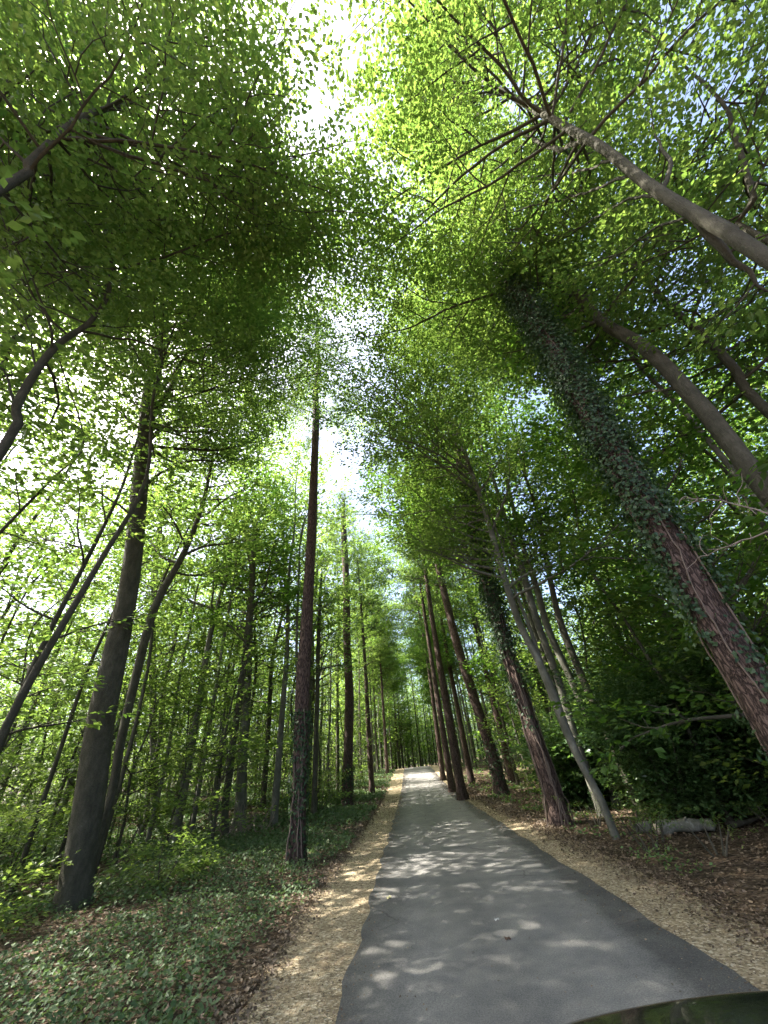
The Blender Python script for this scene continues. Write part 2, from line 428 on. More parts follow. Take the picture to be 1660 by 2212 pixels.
# needle tufts for pines
def pine_crown(e, b, path, r, z0, z1, reach, n, cull=True, fine=True, T=None):
    own = T is None
    if own: T = Tubes()
    tips = []; z = path[:, 2]
    for j in range(n):
        h = z0 + (z1 - z0) * (j + random.random()) / n; i = int(np.argmin(abs(z - h))); f = (h - z0) / (z1 - z0)
        a = j * 2.4 + random.uniform(-.4, .4); L = reach * (1 - .7 * f) * random.uniform(.5, 1.1)
        q = wander(path[i], (math.sin(a), math.cos(a), random.uniform(-.1, .4)), L, .3, .12, .02)
        T.add(q, np.linspace(.035, .008, len(q)), 4)
        for k in range(len(q) // 3, len(q)):
            for _ in range(3):
                w = wander(q[k], rng.normal(0, 1, 3) * np.array([1, 1, .4]) + (q[-1] - q[0]) * .2, random.uniform(.3, .7), .18, .2, .05)
                T.add(w, np.linspace(.008, .004, len(w)), 3)
                tips += [w[-1], w[-2], (w[-1] + w[-2]) / 2]
    if own: pass
    tips = np.array(tips)
    if cull: tips = tips[corridor(tips)]
    m = 16 if fine else 7; n = len(tips)
    P = np.repeat(tips, m, 0) + rng.normal(0, .05, (n * m, 3))
    ax = unit(rng.normal(0, 1, (n * m, 3)) + np.array([0, 0, .35])); nr = unit(np.cross(ax, rng.normal(0, 1, (n * m, 3))))
    v = leaf_quads(P, ax, nr, np.full(n * m, .13 if fine else .2) * rng.uniform(.7, 1.2, n * m), np.full(n * m, .016 if fine else .04)).reshape(-1, 3)
    return mk("crown", v, np.arange(len(v)).reshape(-1, 4), M['needle'], e, b, np.repeat(rng.random(n * m), 4))

# ================================================================== THE GROUND
def sheet(name, xs, ys, zf, m, kind='structure'):
    X, Y = np.meshgrid(xs, ys); Z = np.vectorize(zf)(X, Y)
    v = np.stack([X, Y, Z], -1).reshape(-1, 3); nx = len(xs)
    i = np.arange(len(ys) - 1)[:, None] * nx + np.arange(nx - 1)[None]
    f = np.stack([i, i + 1, i + nx + 1, i + nx], -1).reshape(-1, 4)
    return tag(mk(name, v, f, m, flat=False), kind=kind)
def axis(a, b, fine, lo, hi):
    x = list(np.arange(lo, hi, fine)); s = fine; q = hi
    while q < b: x.append(q); s *= 1.25; q += s
    x.append(b); s = fine; q = lo - fine; l = []
    while q > a: l.append(q); s *= 1.25; q -= s
    return np.array([a] + l[::-1] + x)
def floor_mat():
    m, n = mat("forest_floor"); p = N(n, "ShaderNodeBsdfPrincipled"); p.inputs["Roughness"].default_value = .95; p.inputs["Specular IOR Level"].default_value = .1
    c = coords(n); v = N(n, "ShaderNodeTexVoronoi"); v.inputs["Scale"].default_value = 22; n.links.new(mixc(n, .05, c, noise(n, c, 6).outputs["Color"]), v.inputs[0])
    sep = N(n, "ShaderNodeSeparateColor"); n.links.new(v.outputs["Color"], sep.inputs[0])
    a = ramp(n, sep.outputs[0], [(0, (.03, .022, .015)), (.5, (.08, .056, .037)), (.85, (.14, .10, .066)), (1, (.25, .19, .13))])
    q = noise(n, c, .8, 5); soil = mixc(n, ramp(n, q.outputs[0], [(.4, (0, 0, 0)), (.62, (.75, .75, .75))]).outputs[0], a.outputs[0], (.045, .034, .022))
    n.links.new(soil, p.inputs["Base Color"]); n.links.new(bump(n, v.outputs["Distance"], .8, .03), p.inputs["Normal"]); out(n, p.outputs[0]); return m
def asphalt_mat():
    m, n = mat("asphalt"); p = N(n, "ShaderNodeBsdfPrincipled"); p.inputs["Roughness"].default_value = .82; p.inputs["Specular IOR Level"].default_value = .3
    c = coords(n); tc = N(n, "ShaderNodeSeparateXYZ"); n.links.new(c, tc.inputs[0])
    wob = noise(n, c, .7, 5); ad = N(n, "ShaderNodeMath", operation='MULTIPLY_ADD'); n.links.new(wob.outputs[0], ad.inputs[0]); ad.inputs[1].default_value = .7; n.links.new(tc.outputs[0], ad.inputs[2])
    mr = N(n, "ShaderNodeMapRange"); mr.inputs[1].default_value = -.5; mr.inputs[2].default_value = 2.9; n.links.new(ad.outputs[0], mr.inputs[0])
    g = lambda v: (v * 1.40, v * 1.37, v * 1.32)
    lane = ramp(n, mr.outputs[0], [(0, g(.060)), (.09, g(.085)), (.22, g(.130)), (.42, g(.108)), (.66, g(.135)), (.85, g(.118)), (.90, g(.062)), (1, g(.056))])
    fine = noise(n, c, 260, 3, .8); mid = noise(n, c, 2.2, 5)
    v = N(n, "ShaderNodeTexVoronoi"); v.inputs["Scale"].default_value = 210; n.links.new(c, v.inputs[0])
    fine2 = noise(n, c, 75, 2, .7)
    f1 = ramp(n, mixc(n, .5, fine.outputs[0], fine2.outputs[0]), [(.36, (.5, .5, .5)), (.64, (1.5, 1.48, 1.44))])
    col = mixc(n, 1.0, lane.outputs[0], f1.outputs[0], 'MULTIPLY')
    col = mixc(n, 1.0, col, ramp(n, mid.outputs[0], [(.35, (.80, .80, .81)), (.65, (1.22, 1.20, 1.15))]).outputs[0], 'MULTIPLY')
    sep = N(n, "ShaderNodeSeparateColor"); n.links.new(v.outputs["Color"], sep.inputs[0])
    col = mixc(n, ramp(n, sep.outputs[0], [(.9, (0, 0, 0)), (.95, (.45, .45, .45))]).outputs[0], col, (.26, .25, .22))
    cv = N(n, "ShaderNodeTexVoronoi", feature='DISTANCE_TO_EDGE'); cv.inputs["Scale"].default_value = .55; n.links.new(mixc(n, .22, c, noise(n, c, 1.3, 6, .7).outputs["Color"]), cv.inputs[0])
    crack = ramp(n, cv.outputs[0], [(0.0, (.55, .55, .55)), (.009, (0, 0, 0))]); gate = ramp(n, noise(n, c, .5, 2).outputs[0], [(.52, (0, 0, 0)), (.6, (1, 1, 1))])
    ck = mixc(n, 1.0, crack.outputs[0], gate.outputs[0], 'MULTIPLY'); col = mixc(n, ck, col, (.03, .028, .025))
    n.links.new(col, p.inputs["Base Color"]); n.links.new(bump(n, v.outputs["Distance"], .6, .006), p.inputs["Normal"]); out(n, p.outputs[0]); return m
def verge_mat():
    m, n = mat("sandy_gravel"); p = N(n, "ShaderNodeBsdfPrincipled"); p.inputs["Roughness"].default_value = .95; p.inputs["Specular IOR Level"].default_value = .1
    c = coords(n); v = N(n, "ShaderNodeTexVoronoi"); v.inputs["Scale"].default_value = 42; n.links.new(c, v.inputs[0])
    sep = N(n, "ShaderNodeSeparateColor"); n.links.new(v.outputs["Color"], sep.inputs[0])
    a = ramp(n, sep.outputs[0], [(0, (.13, .10, .065)), (.3, (.25, .20, .125)), (.75, (.34, .275, .175)), (1, (.50, .43, .31))])
    q = noise(n, c, 1.6, 6, .7); col = mixc(n, ramp(n, q.outputs[0], [(.5, (0, 0, 0)), (.72, (.6, .6, .6))]).outputs[0], a.outputs[0], (.14, .095, .055))
    n.links.new(col, p.inputs["Base Color"]); n.links.new(bump(n, v.outputs["Distance"], .9, .012), p.inputs["Normal"]); out(n, p.outputs[0]); return m
sheet("forest_floor", axis(-500, 500, .35, -16, 14), axis(-300, 900, .5, -8, 125), lambda x, y: ground(x, y) - .02 * (-2.3 < x - bend(y) < 4.1), floor_mat())
def strip(name, xl, xr, z, m, n=4, wob=.04, y0=-8, y1=150):
    ys = np.concatenate([np.arange(y0, 30, .25), np.arange(30, y1, .75)]); rows = []
    L = sum(rng.uniform(-1, 1) * np.sin(ys * f + rng.uniform(0, 6)) for f in (.8, 2.1, 4.7)) * wob + rng.normal(0, wob * .25, len(ys))
    R = sum(rng.uniform(-1, 1) * np.sin(ys * f + rng.uniform(0, 6)) for f in (.7, 1.9, 4.1)) * wob + rng.normal(0, wob * .25, len(ys))
    for k, y in enumerate(ys):
        b_ = bend(y); l = xl(y) + L[k] + b_; r = xr(y) + R[k] + b_
        for t in np.linspace(0, 1, n): rows.append([l + (r - l) * t, y, ground(0, y) + z + .012 * math.sin(t * math.pi)])
    i = np.arange(len(ys) - 1)[:, None] * n + np.arange(n - 1)[None]
    f = np.stack([i, i + 1, i + n + 1, i + n], -1).reshape(-1, 4)
    return tag(mk(name, rows, f, m, flat=False), kind='structure')
VM = verge_mat()
strip("verge", lambda y: -1.68 - .02 * min(y, 20), lambda y: 3.40 + .01 * min(y, 20), .006, VM, 6, .06)
strip("road", lambda y: -.84, lambda y: 2.56, .016, asphalt_mat(), 9, .036)

# ================================================================== UNDERGROWTH (leaves nobody could count)
def scatter(name, label, cat, n, region, size, m, zr, flatness, seed=3, patchy=None, lean=.5):
    r = np.random.default_rng(seed); P = region(r, n)
    if patchy is not None: P = P[patchy(P, r)]
    n = len(P); g = np.array([ground(x, y) for x, y in P])
    dist = np.hypot(P[:, 0], P[:, 1]); k = np.clip(dist / 9, 1, 3.0)
    z = g + r.uniform(*zr, n)
    nr = unit(np.stack([r.normal(0, flatness, n), r.normal(0, flatness, n), np.ones(n)], 1))
    ax = unit(np.cross(nr, unit(r.normal(0, 1, (n, 3)))))
    pos = np.stack([P[:, 0], P[:, 1], z], 1)
    v = leaf_quads(pos, ax, nr, size * k * r.uniform(.45, 1.4, n), size * .85 * k * r.uniform(.45, 1.4, n)).reshape(-1, 3)
    o = mk(name, v, np.arange(len(v)).reshape(-1, 4), m, rnd=np.repeat(r.random(n), 4))
    return tag(o, label, cat, kind='stuff')
def radial(x0, x1, y1):
    def f(r, n):
        d = 1.5 + (y1 - 1.5) * r.random(n * 4) ** 1.3; a = r.uniform(-1.45, 1.45, n * 4)
        P = np.stack([d * np.sin(a), d * np.cos(a)], 1)
        k = (P[:, 0] > x0) & (P[:, 0] < x1); return P[k][:n]
    return f
def patches(P, r, th=0.0, f=.55, ph=0.0):
    x, y = P[:, 0], P[:, 1]
    s = np.sin(x * f * 1.7 + ph + 1.5 * np.sin(y * f)) + np.sin(y * f * 1.3 + 2 * np.sin(x * f * .8 + ph)) + .6 * np.sin(x * 3.1 + y * 2.3) * np.sin(y * 3.7)
    return s + r.normal(0, .5, len(P)) > th
scatter("ivy_ground_cover", "carpet of dull green ivy covering the wood's floor left of the road", "ground cover", 240000, radial(-45, -1.85, 60), .052, M['ivy_leaf'], (.02, .16), .55, 3,
        lambda P, r: patches(P, r, -.7) & (P[:, 0] < -1.95 - .4 * np.sin(P[:, 1] * 1.3) * .6 + r.normal(0, .12, len(P))))
scatter("weed_ground_cover", "sparse ivy and low weeds on the brown floor right of the road", "ground cover", 70000, radial(3.7, 36, 60), .055, M['ivy_dead'], (.02, .14), .6, 5,
        lambda P, r: patches(P, r, .95, 1.7, 2) & ~((P[:, 0] > 4.6) & (P[:, 0] < 7.6) & (P[:, 1] > 8.6) & (P[:, 1] < 12)))
scatter("leaf_litter", "dry brown fallen leaves scattered over the wood's floor", "leaf litter", 90000, radial(-30, 30, 40), .055, M['litter'], (.004, .03), .35, 6,
        lambda P, r: ((P[:, 0] < -2.0 + r.normal(0, .12, len(P))) | (P[:, 0] > 3.75 + r.normal(0, .2, len(P)))))
def grit(r, n):
    y = 1.5 + 28 * r.random(n) ** 1.6; s = r.random(n) < .5
    x = np.where(s, r.uniform(-2.1, -.75, n), r.uniform(2.5, 3.95, n)); return np.stack([x, y], 1)
def edges(r, n):
    y = 1.5 + 40 * r.random(n) ** 1.5; s = r.random(n) < .42
    x = np.where(s, -1.72 - .015 * y + r.normal(0, .13, n), 3.42 + r.normal(0, .24, n)); return np.stack([x, y], 1)
scatter("verge_edge_litter", "dry leaves drifted over the outer edges of the gravel verges", "leaf litter", 26000, edges, .042, M['litter'], (.012, .03), .4, 12)
def on_road(r, n):
    y = 2 + 45 * r.random(n) ** 1.3; x = np.where(r.random(n) < .8, np.where(r.random(n) < .35, -.8 + np.abs(r.normal(0, .12, n)), 2.55 - np.abs(r.normal(0, .22, n))), r.uniform(-.7, 2.5, n)); return np.stack([x, y], 1)
scatter("road_litter", "grit and leaf crumbs along the edges of the asphalt", "leaf litter", 3200, on_road, .022, M['litter'], (.03, .036), .3, 13)
scatter("verge_debris", "crumbled dry leaves and grit along both sandy verges", "debris", 12000, grit, .022, M['litter'], (.012, .022), .5, 8)

# ================================================================== THE BIG TREES
def T_(name, *a, **k): return traced_tree(name, *a, **k)
# left
T_("beech_tree", "thick dark beech leaning right with long bare limbs, standing in ivy left of the verge", "tree",
   [(155, 1960), (172, 1860), (190, 1760), (205, 1660), (222, 1540), (252, 1400), (280, 1260), (296, 1120), (312, 960), (330, 820), (352, 720), (385, 620), (402, 500), (425, 420)],
   [68, 66, 64, 62, 57, 52, 44, 38, 36, 34, 29, 21, 16, 12], top=21, roots=.3, sides=20,
   limbs=[([(335, 930), (372, 830), (420, 725), (440, 650), (500, 590), (590, 560), (680, 520)], 16, .15),
          ([(328, 965), (365, 915), (430, 898), (500, 885), (590, 866), (670, 890), (750, 920), (840, 915)], 11, .25),
          ([(312, 1050), (360, 1015), (420, 995), (500, 1000), (560, 1010)], 8, .3),
          ([(420, 725), (470, 708), (520, 700), (580, 690)], 6, .2),
          ([(300, 1130), (240, 1080), (190, 1060), (120, 1100)], 6, -.1)],
   crown=dict(z0=12, z1=21, reach=5.2, n=26, bias=RAD(100)), lod=0, over=(13, 20, 7.6, 9, RAD(112)))
T_("beech_tree", "slim beech at the photo's left edge whose dark trunk forks under the canopy", "tree",
   [(0, 980), (35, 880), (80, 800), (130, 740), (190, 700), (232, 640), (240, 560), (225, 470)], [26, 24, 20, 17, 14, 12, 10, 8], D=7.5, az=-58.5, top=17,
   limbs=[([(130, 740), (200, 705), (290, 720), (360, 760)], 7, .2), ([(35, 880), (5, 800), (-60, 760)], 8, .2), ([(80, 800), (60, 700), (20, 640)], 6, .3)],
   crown=dict(z0=9, z1=18, reach=4.4, n=25, bias=RAD(-120)), lod=0, over=(12, 17, 6.5, 5, RAD(90)))
T_("beech_tree", "beech beside the camera whose dark limb crosses the photo's upper left corner", "tree",
   [(0, 410), (60, 355), (120, 300), (175, 255), (230, 235), (300, 215), (360, 190)], [28, 26, 24, 20, 15, 12, 9], D=5.6, az=-77, top=17,
   limbs=[([(175, 255), (200, 230), (170, 200), (90, 245), (80, 290)], 8, .1), ([(230, 235), (240, 180), (200, 110), (150, 50)], 8, .2), ([(60, 355), (20, 320), (-40, 250)], 8, .2)],
   crown=dict(z0=9.5, z1=18, reach=5.2, n=24, bias=RAD(90)), lod=0, tone=.08, over=(11, 17, 6, 5, RAD(85)))
T_("beech_tree", "dark leaning tree behind the thick beech, running up to the right", "tree",
   [(240, 1720), (262, 1600), (290, 1480), (325, 1340), (355, 1270), (395, 1200), (428, 1120), (450, 1040)], [20, 20, 19, 18, 17, 14, 11, 8], D=14, az=-34.6, top=20,
   crown=dict(z0=7, z1=20, reach=4.0, n=24), lod=1)
T_("beech_tree", "mottled pale and dark stem on the small bank beyond the leaning tree", "tree",
   [(337, 1775), (333, 1640), (330, 1500), (330, 1380), (335, 1250), (345, 1150)], [18, 16, 15, 14, 13, 10], top=20, bark_m='pale_bark',
   crown=dict(z0=7, z1=20, reach=4.0, n=24), lod=1)
T_("young_beech", "thin pale crooked stem leaning beside the mottled stem on the bank", "tree",
   [(316, 1770), (322, 1690), (345, 1600), (352, 1500), (375, 1400), (392, 1320)], [12, 11, 9, 8, 7, 5], D=22, az=-31, top=9, bark_m='pale_bark',
   crown=dict(z0=4, z1=9, reach=2.2, n=14), lod=1)
T_("oak_tree", "slim dark crooked trunk rising from the ivy with several upright forks", "tree",
   [(488, 1812), (487, 1740), (500, 1640), (515, 1530), (528, 1430), (540, 1330), (545, 1240), (552, 1140)], [18, 15, 15, 14, 14, 15, 13, 9], top=13.5,
   limbs=[([(540, 1330), (575, 1260), (590, 1190), (615, 1140)], 7, .1), ([(545, 1240), (530, 1160), (525, 1080)], 6, .1), ([(552, 1180), (590, 1100), (610, 1040)], 6, .2)],
   crown=dict(z0=7, z1=16, reach=3.6, n=36), lod=1, leaf='dark_leaf', crown_name='crown')
T_("beech_tree", "stout straight pale beech behind the brushwood pile", "tree",
   [(520, 1742), (524, 1640), (532, 1520), (538, 1420), (541, 1320)], [26, 21, 19, 16, 13], top=20, bark_m='pale_bark',
   crown=dict(z0=8, z1=20, reach=4.0, n=24), lod=1)
e, b, p, r = T_("pine_tree", "straight reddish pine nearest the left verge with ivy round its foot", "tree",
   [(640, 1865), (645, 1760), (650, 1620), (655, 1480), (663, 1340), (672, 1180), (678, 1050), (683, 900), (690, 760)], [34, 33, 32, 30, 26, 21, 18, 15, 12], bark_m='pine_bark', top=27, sides=16,
   ivy=dict(z0=0, z1=3.2, n=1500, size=.075, shag=.05, patch=.5, vines=5))
pine_crown(e, b, p, r, 15, p[-1][2], 3.4, 46)
e, b, p, r = T_("pine_tree", "reddish pine on the left verge, second from the camera, with a sunlit foot", "tree",
   [(750, 1745), (752, 1640), (755, 1500), (750, 1380), (748, 1250), (742, 1120), (738, 1000)], [24, 21, 19, 16, 15, 12, 9], bark_m='pine_bark', top=21,
   ivy=dict(z0=0, z1=2, n=500, size=.1, shag=.06, patch=.4, vines=3))
pine_crown(e, b, p, r, 14.5, p[-1][2], 3.4, 46)
T_("young_beech", "thin dark stem just behind the nearest left pine", "tree",
   [(678, 1762), (682, 1640), (686, 1500), (688, 1400), (692, 1290)], [13, 11, 10, 9, 7], top=12, crown=dict(z0=4.5, z1=12, reach=2.6, n=18), lod=1)
def far_pine(px, py, dia, H, label, side=''):
    s = site(px, py)
    if s[1] > 95: s *= 95 / s[1]; s[2] = ground(s[0], s[1])
    H += random.uniform(-1, 1)
    path = resample(np.array([s, s + [random.uniform(-.15, .15), random.uniform(-.1, .1), H * .5], s + [random.uniform(-.3, .3), 0, H]]), .5); path[0, 2] -= .1
    rad = np.linspace(dia / 2, .05, len(path)); T = Tubes(); T.add(path, rad, 12, .03, .5)
    e = empty("pine_tree", s, label, "tree"); 
    pine_crown(e, s, path, rad, H * .55, H, 3.0, 28, fine=False, T=T); T.build("trunk", M['pine_bark'], e, s); return e, s, path, rad
far_pine(804, 1709, .42, 20, "pine on the left verge, third from the camera, rising from dark ground cover")
far_pine(838, 1678, .42, 21, "left one of two close pines at the far end of the left verge")
far_pine(850, 1673, .40, 21, "right one of two close pines at the far end of the left verge")
# right
e, b, p, r = T_("pine_tree", "massive ivy hung pine crossing the right of the photo, red plated bark with ivy stems", "tree",
   [(1600, 1440), (1530, 1320), (1450, 1180), (1370, 1060), (1290, 920), (1215, 790), (1140, 670), (1070, 560), (1010, 460)],
   [80, 74, 66, 59, 53, 48, 42, 37, 32], D=6.7, az=39.9, bark_m='pine_bark', top=17, sides=24,
   ivy=dict(z0=1.2, z1=14.5, n=24000, size=.07, shag=.14, patch=.75, vines=7, low=4.4))
pine_crown(e, b, p, r, 12.5, 17, 2.0, 22)
T_("beech_tree", "big grey beech whose thick forked trunk fills the upper right corner", "tree",
   [(1660, 560), (1580, 505), (1500, 462), (1400, 398), (1300, 318), (1200, 262), (1100, 205), (1040, 170)], [44, 41, 37, 32, 28, 22, 16, 11], D=5.0, az=67.3, bark_m='beech_bark', top=17, sides=18,
   limbs=[([(1500, 462), (1560, 540), (1610, 590), (1680, 640)], 30, .25), ([(1270, 305), (1200, 320), (1130, 290), (1060, 250), (980, 230), (900, 190)], 12, .3),
          ([(1330, 345), (1250, 370), (1150, 382), (1050, 380), (960, 400)], 6, .5), ([(1370, 375), (1280, 410), (1180, 440), (1080, 470)], 7, .5), ([(1430, 418), (1340, 440), (1240, 500), (1130, 560)], 7, .6),
          ([(1500, 462), (1420, 490), (1320, 560), (1240, 600)], 7, .6), ([(1440, 420), (1450, 360), (1435, 320), (1400, 260)], 12, .3), ([(1200, 262), (1130, 180), (1090, 120)], 8, .3)],
   crown=dict(z0=11.0, z1=18.5, reach=5.6, n=32, bias=RAD(-100)), lod=0, over=(12, 18, 5.6, 6, RAD(-100)))
T_("beech_tree", "grey kinked beech rising between the ivy hung pine and the photo's right edge", "tree",
   [(1660, 1060), (1600, 985), (1530, 895), (1480, 840), (1430, 785), (1370, 735), (1310, 702), (1250, 640), (1205, 570), (1160, 520)], [52, 46, 44, 40, 36, 30, 28, 24, 18, 12], D=8.2, az=51.2, bark_m='beech_bark', top=18, sides=16,
   limbs=[([(1490, 850), (1400, 845), (1340, 858), (1280, 860)], 8, .3), ([(1310, 702), (1240, 690), (1170, 700)], 6, .3), ([(1250, 640), (1180, 620), (1120, 560)], 6, .3)],
   crown=dict(z0=10.5, z1=18.5, reach=5.6, n=32, bias=RAD(-35)), lod=0, over=(12, 18, 7.8, 9, RAD(-62)))
T_("beech_tree", "thinner beech stem right of the kinked grey one near the right edge", "tree",
   [(1660, 890), (1590, 800), (1520, 725), (1450, 665), (1400, 610), (1350, 560)], [26, 24, 22, 20, 16, 12], D=10.5, az=57, bark_m='beech_bark', top=15,
   crown=dict(z0=8.0, z1=18, reach=5.0, n=32), lod=0, tone=.05)
T_("beech_tree", "slim stem close to the right edge under the big forked beech", "tree",
   [(1660, 520), (1630, 430), (1600, 330), (1580, 270), (1560, 220)], [18, 17, 16, 13, 9], D=7.5, az=78, top=17, crown=dict(z0=8, z1=17, reach=4.4, n=36), lod=0)
e, b, p, r = T_("pine_tree", "ivy clad pine standing at the right verge with pale ivy stems braided round its foot", "tree",
   [(1212, 1780), (1190, 1700), (1160, 1610), (1125, 1500), (1090, 1390), (1062, 1290), (1040, 1200), (1018, 1110), (1000, 1030)], [42, 37, 33, 30, 27, 25, 23, 21, 18], bark_m='pine_bark', top=18.5, sides=18, roots=.5,
   ivy=dict(z0=2.2, z1=12.5, n=9000, size=.10, shag=.17, patch=.8, vines=12, low=4.5))
pine_crown(e, b, p, r, 11.5, 18, 2.4, 24)
T_("beech_tree", "pale grey beech right of the ivy clad pine, forked into two slender stems", "tree",
   [(1332, 1812), (1300, 1730), (1262, 1660), (1225, 1580), (1195, 1500), (1160, 1420), (1120, 1340), (1085, 1230), (1062, 1150), (1030, 1050), (1000, 970)], [15, 15, 16, 18, 20, 16, 15, 14, 12, 10, 8], bark_m='pale_bark', top=16, roots=.2,
   limbs=[([(1195, 1500), (1172, 1440), (1140, 1350), (1110, 1260), (1085, 1180), (1060, 1100), (1030, 1000)], 10, .05), ([(1062, 1150), (1100, 1040), (1090, 960)], 6, .1)],
   crown=dict(z0=5.5, z1=16, reach=4.2, n=34, bias=RAD(-80)), lod=0, leaf='beech_leaf', over=(8, 15, 6, 7, RAD(-95)))
T_("beech_tree", "tall slender beech with a lit stem behind the pale forked one", "tree",
   [(1245, 1600), (1210, 1480), (1160, 1340), (1130, 1240), (1100, 1150), (1080, 1080)], [17, 17, 16, 15, 12, 9], D=15, az=21.2, bark_m='pale_bark', top=20, crown=dict(z0=7.5, z1=20, reach=4.0, n=24), lod=1)
T_("beech_tree", "slender beech forking in the middle height, second stem behind the pale forked one", "tree",
   [(1290, 1600), (1240, 1480), (1185, 1360), (1160, 1270), (1130, 1180), (1105, 1080)], [17, 16, 15, 13, 10, 8], D=17, az=23, bark_m='pale_bark', top=20, crown=dict(z0=8, z1=20, reach=4.0, n=24), lod=1)
T_("beech_tree", "dark straight stem furthest right of the group behind the pale forked beech", "tree",
   [(1300, 1560), (1220, 1370), (1195, 1280), (1175, 1180), (1160, 1100)], [16, 15, 13, 11, 9], D=16, az=25, top=20, crown=dict(z0=8, z1=20, reach=4.0, n=24), lod=1, leaf='dark_leaf')
e, b, p, r = T_("pine_tree", "sun flecked pine right of the road with sawn branch stubs up its stem", "tree",
   [(1086, 1718), (1060, 1620), (1022, 1500), (985, 1380), (958, 1270), (938, 1180), (922, 1100)], [30, 25, 20, 18, 15, 13, 11], bark_m='pine_bark', top=21, ivy=dict(z0=0, z1=2.5, n=500, size=.1, shag=.06, patch=.6, vines=4))
pine_crown(e, b, p, r, 12.5, 21, 3.0, 32)
far_pine(1106, 1681, .5, 20, "pine set back from the right verge behind the sun flecked one")
far_pine(1019, 1689, .5, 20, "fourth pine trunk along the right verge, red where the sun meets it")
far_pine(992, 1678, .5, 20, "fifth pine trunk along the right verge, dark and straight")
far_pine(972, 1670, .45, 20, "sixth pine trunk along the right verge, narrow and shaded")
far_pine(956, 1668, .45, 20, "pale lit pine farthest along the right verge before the bend")

# ================================================================== THE WOOD BEHIND: prototypes, then copies
def proto_tree(name, H, z0, reach, n, dia, bark_m, leaf, lod, crook=.25, scale=1.0, tone=0.0, dens=.9, bias=None):
    e = bpy.data.objects.new(name, None); COL.objects.link(e)
    k = 6; pts = np.array([[random.gauss(0, crook) * i / k, random.gauss(0, crook) * i / k, H * i / k] for i in range(k + 1)]); pts[0] = 0
    path = resample(pts, .5); path[0, 2] -= .15; rad = np.linspace(dia / 2, .02, len(path))
    T = Tubes(); S = []; T.add(path, rad, 9, .03, .3)
    crown_limbs(path, rad, T, S, z0, H, reach, n, dens, tube=True, bias=bias)
    if bias is not None: over_limbs(path, rad, T, S, z0, H, reach, 6, bias)
    T.build("trunk", M[bark_m], e); sprays_mesh("crown", S, lod, M[leaf], e, None, scale, tone)
    return e
def copy_tree(o):
    c = o.copy(); COL.objects.link(c)
    for ch in o.children:
        d = ch.copy(); COL.objects.link(d); d.parent = c
    return c
PR = {
 'tall1': proto_tree("beech_tree", 19, 4.0, 3.6, 22, .26, 'beech_bark', 'beech_leaf', 1, scale=1.1),
 'tall2': proto_tree("beech_tree", 17, 2.5, 3.2, 22, .20, 'beech_bark', 'beech_leaf', 1, crook=.4, scale=1.1),
 'tall3': proto_tree("beech_tree", 20, 6.5, 3.8, 20, .32, 'pale_bark', 'beech_leaf', 1, scale=1.15),
 'mid1': proto_tree("young_beech", 10, 1.6, 2.6, 30, .11, 'beech_bark', 'beech_leaf', 1, crook=.35, tone=.1),
 'mid2': proto_tree("young_beech", 7, 1.2, 2.2, 22, .09, 'beech_bark', 'beech_leaf', 1, crook=.3, tone=.15),
 'road1': proto_tree("beech_tree", 20, 9, 6.6, 15, .26, 'beech_bark', 'beech_leaf', 1, scale=1.1, bias=RAD(90)),
 'road2': proto_tree("beech_tree", 18, 7, 6.0, 14, .24, 'pale_bark', 'dark_leaf', 1, scale=1.1, bias=RAD(90)),
 'shade_high': proto_tree("beech_tree", 17.5, 11.5, 3.8, 24, .2, 'beech_bark', 'beech_leaf', 1),  # added sun blocker: lifted crown shades the road but not the ivy
 'pole1': proto_tree("beech_tree", 15, 8, 2.4, 10, .13, 'beech_bark', 'beech_leaf', 1, crook=.5),
 'pole2': proto_tree("beech_tree", 13, 6, 2.2, 10, .10, 'beech_bark', 'beech_leaf', 1, crook=.7),
 'pole3': proto_tree("beech_tree", 17, 9, 2.6, 12, .16, 'pale_bark', 'beech_leaf', 1, crook=.4),
 'low': proto_tree("young_beech", 4.2, .5, 1.6, 16, .05, 'beech_bark', 'beech_leaf', 1, crook=.2, tone=.2, dens=1.1),
 'far1': proto_tree("beech_tree", 18, 2.5, 3.8, 24, .24, 'beech_bark', 'beech_leaf', 2, scale=1.25),
 'far2': proto_tree("beech_tree", 19, 5.0, 4.0, 22, .28, 'pale_bark', 'beech_leaf', 2, scale=1.25),
 'far3': proto_tree("young_beech", 9, 1.0, 2.8, 20, .12, 'beech_bark', 'beech_leaf', 2, scale=1.1, tone=.1),
 'dark1': proto_tree("beech_tree", 18, 2.0, 3.6, 32, .22, 'beech_bark', 'dark_leaf', 1, scale=1.1),
}
fixed = [o for o in COL.objects if o.get('category') == 'tree']
taken = [(o.location.x, o.location.y) for o in fixed]
used = set(); rr = random.Random(21)
def plant(kind, x, y, label, group, s=1.0, rz=None):
    o = PR[kind] if kind not in used else copy_tree(PR[kind]); used.add(kind)
    o.location = (x, y, ground(x, y) - .02); o.rotation_euler = (0, 0, rr.uniform(0, 6.28) if rz is None else rz); o.scale = (s, s, s * rr.uniform(.92, 1.12))
    tag(o, label, "tree", group)
